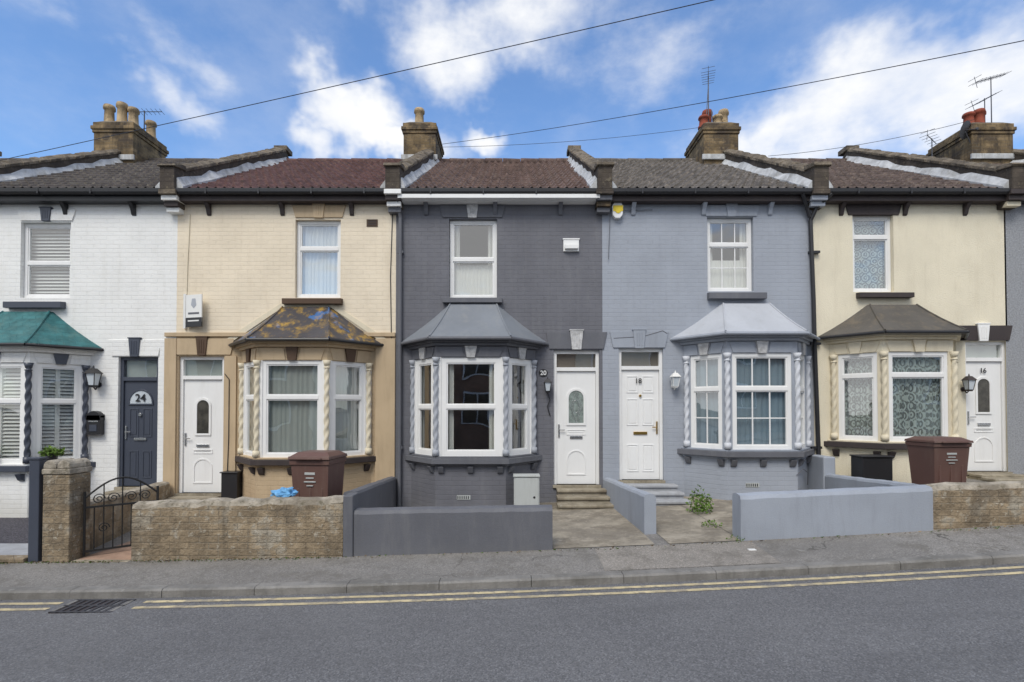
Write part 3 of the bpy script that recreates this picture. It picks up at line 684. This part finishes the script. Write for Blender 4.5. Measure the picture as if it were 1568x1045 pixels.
cable('overhead_cable',((6.5,RD,8.1),(11.2,RD-.6,8.7)),.12,.006)
# ------------------------------------------------------------------ pipes
b=MB()
xp=X(613); b.path([(xp-.02,-.22,EZ-.1),(xp-.02,-.12,EZ-.3),(xp,-.06,EZ-.45),(xp,-.06,-.1)],.033,'gstone',10)
for z in(1,2.8,4.4): b.box(xp-.05,xp+.05,-.07,0,z,z+.04,'gstone')
b.obj('downpipe')
b=MB(); xp=X(1243)
b.path([(xp+.25,-.23,EZ-.1),(xp+.05,-.12,EZ-.3),(xp-.02,-.06,EZ-.5),(xp+.02,-.06,3.6),(xp+.03,-.06,2.9),(xp+.1,-.06,.2)],.035,'black',10)
b.path([(xp-.25,-.23,EZ-.1),(xp-.1,-.1,EZ-.3),(xp-.04,-.07,EZ-.45)],.03,'black',10)
for z in(1,2.8,4.4): b.box(xp-.04,xp+.14,-.07,0,z,z+.04,'black')
b.obj('downpipe')
b=MB(); b.path([(X(600),-.01,5.2),(X(597),-.01,4.0),(X(600),-.01,2.2),(X(598),-.01,.6)],.008,'black',5)
b.path([(X(288),-.01,5.1),(X(285),-.01,4.2),(X(283),-.01,3.1)],.006,'ystone',5)
b.path([(X(940),-.02,2.92),(X(985),-.02,2.95),(X(1015),-.02,3.05),(X(1022),-.02,3.0)],.008,'gstone',5)
b.path([(X(345),-.04,2.3),(X(352),-.04,2.2),(X(352),-.04,1.2),(X(350),-.04,.4)],.007,'black',5)
b.path([(X(1000),-.03,EZ-.3),(X(935),-.03,EZ-.32),(X(932),-.03,4.3)],.006,'gstone',5)
b.path([(X(1190),-.62,.62),(X(1205),-.5,.7),(X(1222),-.3,.62),(X(1226),-.2,.4)],.008,'gstone',5)
b.obj('wall_cables')
# ------------------------------------------------------------------ wall fittings
def lantern(x,z,k,s=1.):
    b=MB(); y=-.13
    b.cyl((x,-.0,z-.10*s),(x,-.02,z-.10*s),.04*s,.04*s,k,10)
    b.path([(x,-.02,z-.1*s),(x,-.08,z-.17*s),(x,y,z-.13*s)],.009*s,k,6)
    sq=lambda r:[(x-r,y-r),(x+r,y-r),(x+r,y+r),(x-r,y+r)]
    b.loft(sq(.03*s),z-.14*s,sq(.045*s),z-.11*s,k)
    b.loft(sq(.038*s),z-.11*s,sq(.06*s),z+.05*s,'obsl')
    for sx in(-1,1):
        for sy in(-1,1): b.cyl((x+sx*.04*s,y+sy*.04*s,z-.11*s),(x+sx*.062*s,y+sy*.062*s,z+.05*s),.006*s,.006*s,k,5)
    b.loft(sq(.08*s),z+.05*s,sq(.03*s),z+.12*s,k); b.cyl((x,y,z+.12*s),(x,y,z+.16*s),.015*s,.006*s,k)
    return b.obj('wall_lantern')
lantern(X(151),Z(578),'black',1.25); lantern(X(838),Z(590),'black',.9); lantern(X(1031),Z(582),'shut',1.0); lantern(X(1475),Z(587),'dkbrown',1.0)
b=MB(); b.path([(X(838),-.02,Z(600)),(X(842),-.04,Z(612)),(X(838),-.04,Z(622)),(X(842),-.02,Z(636))],.01,'black',6); b.obj('hanging_basket_bracket')
b=MB(); b.box(X(139),X(160),-.10,0,Z(665),Z(634),'black'); b.plate(arch(X(139),X(160),Z(636),Z(629),8),-.105,0,'black'); b.box(X(142),X(157),-.108,-.10,Z(646),Z(644),'chrome'); b.box(X(144),X(155),-.108,-.10,Z(660),Z(650),'navy'); b.obj('post_box',None,.006)
b=MB(); b.plate([(X(937),Z(316)),(X(940),Z(311)),(X(951),Z(311)),(X(954),Z(316)),(X(953),Z(329)),(X(949),Z(334)),(X(942),Z(334)),(X(938),Z(329))],-.09,0,'white')
b.box(X(938)+.005,X(954)-.005,-.096,-.09,Z(324),Z(315),'yellow'); b.plate(ellipse(X(946),Z(322),.055,.06),-.10,-.09,'yellow'); b.obj('burglar_alarm_box',None,.005)
e=empty('estate_agent_board'); b=MB()
b.M=Matrix.Translation((X(286),-.05,0))@Matrix.Rotation(math.radians(-14),4,'Z')
b.box(0,.33,-.01,.01,Z(494),Z(452),'shut'); b.box(.0,.33,-.014,.014,Z(501),Z(487),'black')
b.box(.05,.28,-.018,-.014,Z(493),Z(491),'shut'); b.box(.05,.28,-.013,-.010,Z(482),Z(479),'gstone')
b.plate([(.11,Z(468)),(.165,Z(473)),(.22,Z(468)),(.20,Z(458)),(.13,Z(458))],-.014,-.01,'gcol')
b.M=Matrix.Identity(4); b.box(X(283)-.02,X(283)+.02,-.05,0,Z(503),Z(450),'shut'); b.obj('board',e,.002)
text('20',X(832),-.010,Z(571),.11,'white',h20); text('18',X(979),.055,Z(583),.12,'black',h18); text('16',X(1513)-.02,.055,Z(567),.12,'black',h16)
b=MB(); b.plate(ellipse(X(832),Z(571),.08,.07),-.006,0.01,'black'); b.obj('number_plaque',h20)
b=MB()
for xx,zz,yb in((X(715),.22,-.6),(X(1090),.36,-.0),(3.9,.42,-.6)):
    b.box(xx-.11,xx+.11,yb-.008,yb+.01,zz,zz+.07,'ltgrey')
    for i in range(6): b.box(xx-.1+i*.034,xx-.085+i*.034,yb-.012,yb-.002,zz+.012,zz+.058,'black')
b.obj('air_bricks')
# ------------------------------------------------------------------ steps
def steps(x0,x1,zt,n,k,y0=0.,t=.27):
    b=MB(); zg=g((x0+x1)/2)+.04; r=(zt-zg)/n
    for i in range(n):
        z=zt-r*i
        b.box(x0-.02*i,x1+.02*i,y0-t*(i+1),y0-t*i,zg-.2,z-.045,k)
        b.box(x0-.02*i-.01,x1+.02*i+.01,y0-t*(i+1)-.025,y0-t*i-.025 if i else -.045,z-.045,z,k)
    return b.obj('door_steps',None,.01)
steps(X(852),X(932),Z(746),3,'stepc',0,.26); steps(X(955),X(1030),Z(739),3,'stepg',0,.26)
steps(X(272),X(340),Z(758),2,'stepc'); steps(X(180),X(241),Z(749),3,'stepc'); steps(X(1480),X(1545),Z(724),2,'stepc')
# ------------------------------------------------------------------ garden walls
def finish(b,T,n,k,topk,name):
    vs=[v for r in T for v in r];fs=[];ft=[]
    for i in range(n):
        for j in range(6): (ft if j in(1,2,3,4) else fs).append((i*7+j,(i+1)*7+j,(i+1)*7+j+1,i*7+j+1))
    fs+=[tuple(range(7)),tuple(range(n*7,n*7+7))[::-1]]
    b.add(vs,fs,k); i=b.mi(topk or k); b.f+=[list(f) for f in ft]; b.m+=[i]*len(ft)
    return b.obj(name)
def lowwall(name,x0,x1,ya,yb,za,zb,k,topk=None,jit=.006,seg=.12):
    b=MB(); n=max(2,int((x1-x0)/seg)); T=[]
    for i in range(n+1):
        t=i/n;x=x0+(x1-x0)*t; z=za+(zb-za)*t+random.uniform(-jit,jit)
        T.append([(x,ya+random.uniform(-jit,jit)*.5,g(x)-.2),(x,ya+random.uniform(-jit,jit)*.5,z-.05-random.uniform(0,jit*1.5)),(x,ya+.02,z-.012),(x,(ya+yb)/2,z+random.uniform(0,jit)),(x,yb-.02,z-.012),(x,yb,z-.05),(x,yb,g(x)-.2)])
    return finish(b,T,n,k,topk,name)
def sidewall(name,xa,xb,th,y0,y1,z0,z1,k,topk=None,jit=.004):
    b=MB(); n=24;T=[]
    for i in range(n+1):
        t=i/n;x=xa+(xb-xa)*t;y=y0+(y1-y0)*t;z=z0+(z1-z0)*t+random.uniform(-jit,jit)
        T.append([(x-th/2,y,g(x)-.2),(x-th/2,y,z-.04),(x-th/2+.02,y,z-.01),(x,y,z+.003),(x+th/2-.02,y,z-.01),(x+th/2,y,z-.04),(x+th/2,y,g(x)-.2)])
    return finish(b,T,n,k,topk,name)
lowwall('garden_wall',-4.41,-1.96,-3.02,-2.78,.60,.66,'wallbrick','cement',.016)
lowwall('garden_wall',-1.835,.47,-3.02,-2.80,.52,.56,'gstone',None,.003)
b=MB(); b.box(-1.955,-1.84,-3.04,-2.8,-.3,.69,'gstone'); b.obj('wall_pier',None,.012)
sidewall('garden_wall',-1.96,-2.08,.16,-2.78,-.02,.70,.52,'gstone')
sidewall('garden_wall',1.74,1.66,.15,-2.5,-.02,.62,.50,'lstone')
lowwall('garden_wall',2.66,4.90,-3.0,-2.77,.69,.79,'lstone',None,.004)
sidewall('garden_wall',4.85,5.22,.17,-2.77,-.5,.79,.62,'lstone')
b=MB(); b.box(5.12,5.32,-.5,-.02,0,.90,'lstone'); b.obj('wall_pier',None,.02)
lowwall('garden_wall',4.905,9.6,-2.99,-2.77,.80,.97,'wallbrick','cement',.014)
sidewall('garden_wall',-5.28,-5.98,.2,-2.9,-.1,.55,.44,'wallbrick','cement',.008)
e=empty('brick_gate_pier'); b=MB()
b.box(-5.42,-5.11,-3.05,-2.74,-.3,.93,'wallbrick'); b.box(-5.43,-5.10,-3.06,-2.73,.935,1.0,'cement')
for c in(-5.345,-5.185): b.plate(arch(c-.075,c+.075,1.0,1.10,8),-3.05,-2.74,'cement')
b.obj('pier',e,.012)
b=MB(); b.box(-5.60,-5.48,-3.03,-2.93,-.3,1.10,'navy'); b.box(-5.61,-5.47,-3.04,-2.92,1.10,1.13,'navy'); b.obj('gate_post',None,.008)
e=empty('wrought_iron_gate'); b=MB()
b.M=Matrix.Translation((-5.07,-2.88,-.09))@Matrix.Rotation(math.radians(40),4,'Z')
W=.72
def top(t): return .72+.22*math.sin(math.pi*t)
b.path([(W*i/12,0,top(i/12)) for i in range(13)],.012,'iron',6)
for z in(.08,.60): b.box(0,W,-.012,.012,z,z+.022,'iron')
for x_ in(0,W): b.cyl((x_,0,.04),(x_,0,.80),.014,.014,'iron',6)
for i in range(1,8): b.cyl((W*i/8,0,.09),(W*i/8,0,.61 if i%2 else top(i/8)),.007,.007,'iron',5)
def scroll(cx,cz,r,s):
    b.path([(cx+s*r*(1-i/22)*math.cos(i*.6),0,cz+r*(1-i/22)*math.sin(i*.6)) for i in range(20)],.006,'iron',5)
for cx in(.13,.27,.45,.59): scroll(cx,.70,.065,1 if cx<.36 else -1)
for cx in(.18,.54): scroll(cx,.35,.06,1)
b.obj('gate',e)
sheet('terracotta_path',-5.08,-4.42,[-3.0,-1.5,-.3],lambda x,y:g(x)+.052,'terra')
sheet('slate_chippings',-9.4,-5.62,[-2.2,-1.5,-.1],lambda x,y:g(x)+.056,'slate')
sheet('garden_paving',-9.4,-5.62,[-2.9,-2.2,-.1],lambda x,y:g(x)+.052,'stepg')
sheet('garden_path',.48,1.66,[-3.0,-1.5,-.1],lambda x,y:g(x)+.052,'garden')
sheet('garden_path',1.83,2.67,[-3.0,-1.5,-.1],lambda x,y:g(x)+.052,'garden')
sheet('garden_paving',2.68,4.95,[-2.75,-1.5,-.1],lambda x,y:g(x)+.052,'garden')
sheet('garden_paving',-4.4,-2.1,[-2.75,-1.5,-.1],lambda x,y:g(x)+.052,'garden')
b=MB(); b.box(-9.5,-5.62,-3.06,-2.9,-.3,-.03,'wallbrick'); b.box(-5.08,-4.42,-3.06,-2.98,-.3,-.06,'stepc'); b.obj('path_edging',None,.01)
# ------------------------------------------------------------------ wheelie bins
def bin_(x,y,rz,zz,sx,sy,sz):
    e=empty('wheelie_bin'); b=MB()
    b.M=Matrix.Translation((x,y,zz))@Matrix.Rotation(rz,4,'Z')@Matrix.Diagonal((sx,sy,sz,1))
    r=lambda w,d_,o=0:[(-w/2,-d_/2+o),(w/2,-d_/2+o),(w/2,d_/2+o),(-w/2,d_/2+o)]
    b.loft(r(.48,.50),.06,r(.57,.64),.90,'binb')
    b.loft(r(.60,.68),.90,r(.61,.69),.96,'binb')
    b.loft(r(.63,.72,-.01),.965,r(.62,.70,-.01),1.0,'binb'); b.loft(r(.60,.66,0),1.0,r(.46,.45,.0),1.045,'binb')
    b.box(-.2,.2,-.40,-.345,.965,.985,'binb')
    b.cyl((-.24,.40,.98),(.24,.40,.98),.018,.018,'binb'); b.box(-.24,-.2,.3,.41,.93,1.0,'binb'); b.box(.2,.24,.3,.41,.93,1.0,'binb')
    for s in(-1,1): b.cyl((s*.24,.27,.10),(s*.30,.27,.10),.10,.10,'black',16)
    for i,(w_,h_) in enumerate(((.16,.03),(.12,.015),(.18,.015),(.10,.012))): b.box(-w_/2,w_/2,-.318,-.30,.78-i*.045,.78-i*.045+h_,'ltgrey')
    for s in(-.18,0,.18): b.box(s-.012,s+.012,-.30,-.26,.2,.62,'binb')
    b.obj('bin_body',e,.012)
bin_(-2.62,-2.0,math.radians(-6),g(-2.6)+.045,.90,.80,1.10); bin_(6.10,-1.6,math.radians(4),g(6)+.045,.92,.72,.90)
b=MB(); mx=.23
b.box(mx-.2,mx+.2,-.86,-.64,-.1,.62,'ltgrey'); b.box(mx-.18,mx+.18,-.872,-.86,.0,.60,'ltgrey'); b.box(mx-.21,mx+.21,-.88,-.63,.62,.645,'ltgrey'); b.cyl((mx+.12,-.875,.3),(mx+.12,-.868,.3),.02,.02,'black')
b.obj('meter_box',None,.008)
b=MB(); b.box(X(350),X(374),-.22,0,-.1,.60,'black'); b.box(X(350)-.02,X(374)+.02,-.24,0,.6,.62,'black'); b.obj('gas_meter_box',None,.006)
b=MB(); b.box(5.48,5.95,-.92,-.63,.1,.93,'black'); b.box(5.46,5.97,-.94,-.62,.93,.955,'black'); b.obj('storage_box',None,.01)
bm=bmesh.new(); bmesh.ops.create_icosphere(bm,subdivisions=4,radius=.12)
for v in bm.verts:
    n_=noise.noise(v.co*16)*.07+noise.noise(v.co*40)*.02; v.co+=v.co.normalized()*n_; v.co.z=max(v.co.z*.62,-.035); v.co.x*=1.15; v.co.y*=.6
me=bpy.data.meshes.new('blue_bag'); bm.to_mesh(me); me.materials.append(M['blue']); o=bpy.data.objects.new('plastic_bag',me); o.location=(-2.72,-2.84,.675); col.objects.link(o); bm.free()
def leafclump(x,y,z,r,h,n,k='leaf',s=.035):
    b=MB()
    for i in range(n):
        a=random.uniform(0,6.28); q=r*math.sqrt(random.random()); hh=h*random.random()*(1-.5*q/r)
        p=Vector((x+q*math.cos(a),y+q*math.sin(a),z+hh)); u=Vector((random.gauss(0,1),random.gauss(0,1),random.gauss(0,.6)+.5)).normalized()
        v=u.orthogonal().normalized(); v.rotate(Matrix.Rotation(random.uniform(0,6.28),3,u)); L=s*random.uniform(.6,1.5)
        b.add([tuple(p),tuple(p+u*L*.5+v*L*.3),tuple(p+u*L),tuple(p+u*L*.5-v*L*.3)],[(0,1,2,3)],k)
    return b
leafclump(2.76,-1.4,g(2.7)+.05,.17,.42,420,s=.04).obj('weed_plant')
leafclump(2.58,-2.3,g(2.5)+.05,.12,.10,80,s=.03).obj('weed_plant')
leafclump(2.62,-2.95,g(2.6)+.04,.10,.07,70,s=.02).obj('weed_plant')
def potplant(x,y,z):
    b=leafclump(x,y,z+.12,.14,.15,380,s=.05); b.cyl((x,y,z),(x,y,z+.15),.07,.09,'black',14); b.obj('potted_plant')
potplant(-7.55,-.52,.80) ; potplant(-8.5,-.68,.80)
b=MB()
for i in range(1100):
    x=random.choice([random.uniform(-6,-4.5),random.uniform(-4.4,-1.9),random.uniform(-4.4,5),random.uniform(5,9)]); y=-3.04-abs(random.gauss(0,.03)); L=random.uniform(.008,.030)
    z=pavez(x,y)+.003; a=random.uniform(0,6.28)
    b.add([(x,y,z),(x+L*math.cos(a),y+L*math.sin(a)*.5,z+L*.3),(x+L*.5,y-L*.4,z+L*.7)],[(0,1,2)],random.choice(['leaf','leaf','buff','brown']))
for i in range(160):
    x=random.uniform(-9,9); y=YK-.14-abs(random.gauss(0,.04)); L=random.uniform(.008,.02); z=roadz(x,y)+.003
    b.add([(x,y,z),(x+L,y+L*.4,z+.004),(x+L*.4,y-L*.5,z+.004)],[(0,1,2)],random.choice(['buff','brown','dkbrown']))
b.obj('moss_and_litter')
b=MB()
for (x,y,w,l) in((1.25,-3.35,.24,.2),(-.4,-3.4,.18,.14),(3.1,-3.45,.2,.15)):
    z=pavez(x,y); b.box(x,x+w,y,y+l,z-.02,z+.006,'kerb')
b.obj('service_covers',None,.002)
b=MB(); b.box(2.6,2.68,-3.35,-3.30,pavez(2.6,-3.3),pavez(2.6,-3.3)+.012,'shut'); b.obj('litter',None,.003)
# ------------------------------------------------------------------ houses across the street (seen in window reflections)
for i in range(7):
    x0=-21+6*i; e=empty('brick_house'); b=MB(); zg=g(x0)
    b.box(x0,x0+5.98,-25,-15.5,zg-.5,zg+5.0,'opbrick' if i%2 else 'ybrick')
    b.plx([(-25.3,zg+5.0),(-15.2,zg+5.0),(-20.2,zg+7.2)],x0,x0+5.98,'r18')
    for wx,wz in((.8,1.),(3.6,1.),(.8,3.2),(3.6,3.2)):
        b.box(x0+wx,x0+wx+1.3,-15.5,-15.44,zg+wz,zg+wz+1.4,'white'); b.box(x0+wx+.08,x0+wx+.62,-15.46,-15.42,zg+wz+.08,zg+wz+1.32,'obsd'); b.box(x0+wx+.68,x0+wx+1.22,-15.46,-15.42,zg+wz+.08,zg+wz+1.32,'obsd')
    b.box(x0+2.4,x0+3.2,-15.5,-15.44,zg,zg+2.1,'navy')
    b.obj('house_body',e)
# ------------------------------------------------------------------ sky
w=bpy.data.worlds.new('World'); C.scene.world=w; w.use_nodes=True; t=w.node_tree; t.nodes.clear(); q=G(t)
EL,AZ=math.radians(50),math.radians(200)
sky=q.n('ShaderNodeTexSky',sky_type='NISHITA',sun_disc=False,sun_elevation=EL,sun_rotation=AZ,air_density=1.1,dust_density=.8,ozone_density=2.)
dirn=q.n('ShaderNodeTexCoord').outputs['Generated']
nzc=q.n('ShaderNodeTexNoise',i={'Vector':dirn,'Scale':4.,'Detail':5.,'Roughness':.62}).outputs[1]
dd=q.n('ShaderNodeVectorMath',operation='MULTIPLY_ADD',i={0:q.n('ShaderNodeVectorMath',operation='SUBTRACT',i={0:nzc,1:(.5,.5,.5)}).outputs[0],1:(.24,.24,.24),2:dirn}).outputs[0]
blobs=[(555,190,90,62,1),(480,210,60,40,.8),(600,232,110,30,.85),(700,95,100,70,.7),(790,45,120,55,.55),(740,212,45,24,.8),(1420,140,320,120,.78),(1250,180,170,55,.75),(1520,80,200,90,.75),(220,95,36,42,.42),(275,50,36,55,.28),(1010,70,170,80,.36),(90,15,60,40,.3),(555,25,50,35,.38)]
acc=None
for px,py,rx,ry,s in blobs:
    D=Vector(((px-784)/800,1,(625-py)/800)); L=D.length; D/=L
    sx,sz=rx/800/L,ry/800/L
    v=q.n('ShaderNodeVectorMath',operation='SUBTRACT',i={0:dd,1:tuple(D)}).outputs[0]
    v=q.n('ShaderNodeVectorMath',operation='MULTIPLY',i={0:v,1:(1/sx,1.5,1/sz)}).outputs[0]
    l=q.n('ShaderNodeVectorMath',operation='LENGTH',i={0:v}).outputs['Value']
    m_=q.n('ShaderNodeMapRange',interpolation_type='SMOOTHSTEP',i={0:l,1:1.5,2:.0,3:0.,4:s}).outputs[0]
    acc=m_ if acc is None else q.math('MAXIMUM',acc,m_)
st=q.n('ShaderNodeMapping',i={'Vector':dirn,'Scale':(1,1,1.8)}).outputs[0]
fb=q.n('ShaderNodeTexNoise',i={'Vector':st,'Scale':6.,'Detail':7.,'Roughness':.6}).outputs[0]
dens=q.math('ADD',acc,q.math('MULTIPLY',q.math('SUBTRACT',fb,.5),.8))
sepd=q.n('ShaderNodeSeparateXYZ',i={0:dirn}).outputs[1]
back=q.math('MULTIPLY',q.ramp(sepd,.2,-.3),q.ramp(q.noise(st,2.2,4,.6),.35,.55))
cl=q.math('MAXIMUM',q.math('MULTIPLY',q.ramp(dens,.15,.85),.95),back)
cl=q.math('ADD',cl,q.math('MULTIPLY',q.ramp(fb,.35,.8),.16),True)
tint=q.mix(1.,sky.outputs[0],(1.12,1.36,1.62,1),'MULTIPLY')
fin=q.mix(cl,tint,(7.5,7.55,7.65,1))
bg=q.n('ShaderNodeBackground',i={0:fin,1:.135}); o=q.n('ShaderNodeOutputWorld'); t.links.new(bg.outputs[0],o.inputs[0])
sun=bpy.data.lights.new('sun','SUN'); sun.energy=2.3; sun.angle=math.radians(26); sun.color=(1,.945,.85)
so=bpy.data.objects.new('sun',sun); col.objects.link(so)
sd=Vector((math.sin(AZ)*math.cos(EL),math.cos(AZ)*math.cos(EL),math.sin(EL)))
so.rotation_euler=sd.to_track_quat('Z','Y').to_euler(); so.location=(0,-20,30)
# ------------------------------------------------------------------ camera
cam=bpy.data.cameras.new('camera'); co=bpy.data.objects.new('camera',cam); col.objects.link(co)
co.location=(0,-9.1,1.7); tl=math.radians(1.0); co.rotation_euler=(math.pi/2+tl,0,0)
cam.sensor_width=36; cam.lens=800/1568*36; cam.shift_y=(103-800*math.tan(tl))/1568; cam.clip_end=2000; cam.clip_start=.05
C.scene.camera=co
C.scene.view_settings.view_transform='Standard'; C.scene.view_settings.look='None'; C.scene.view_settings.exposure=0
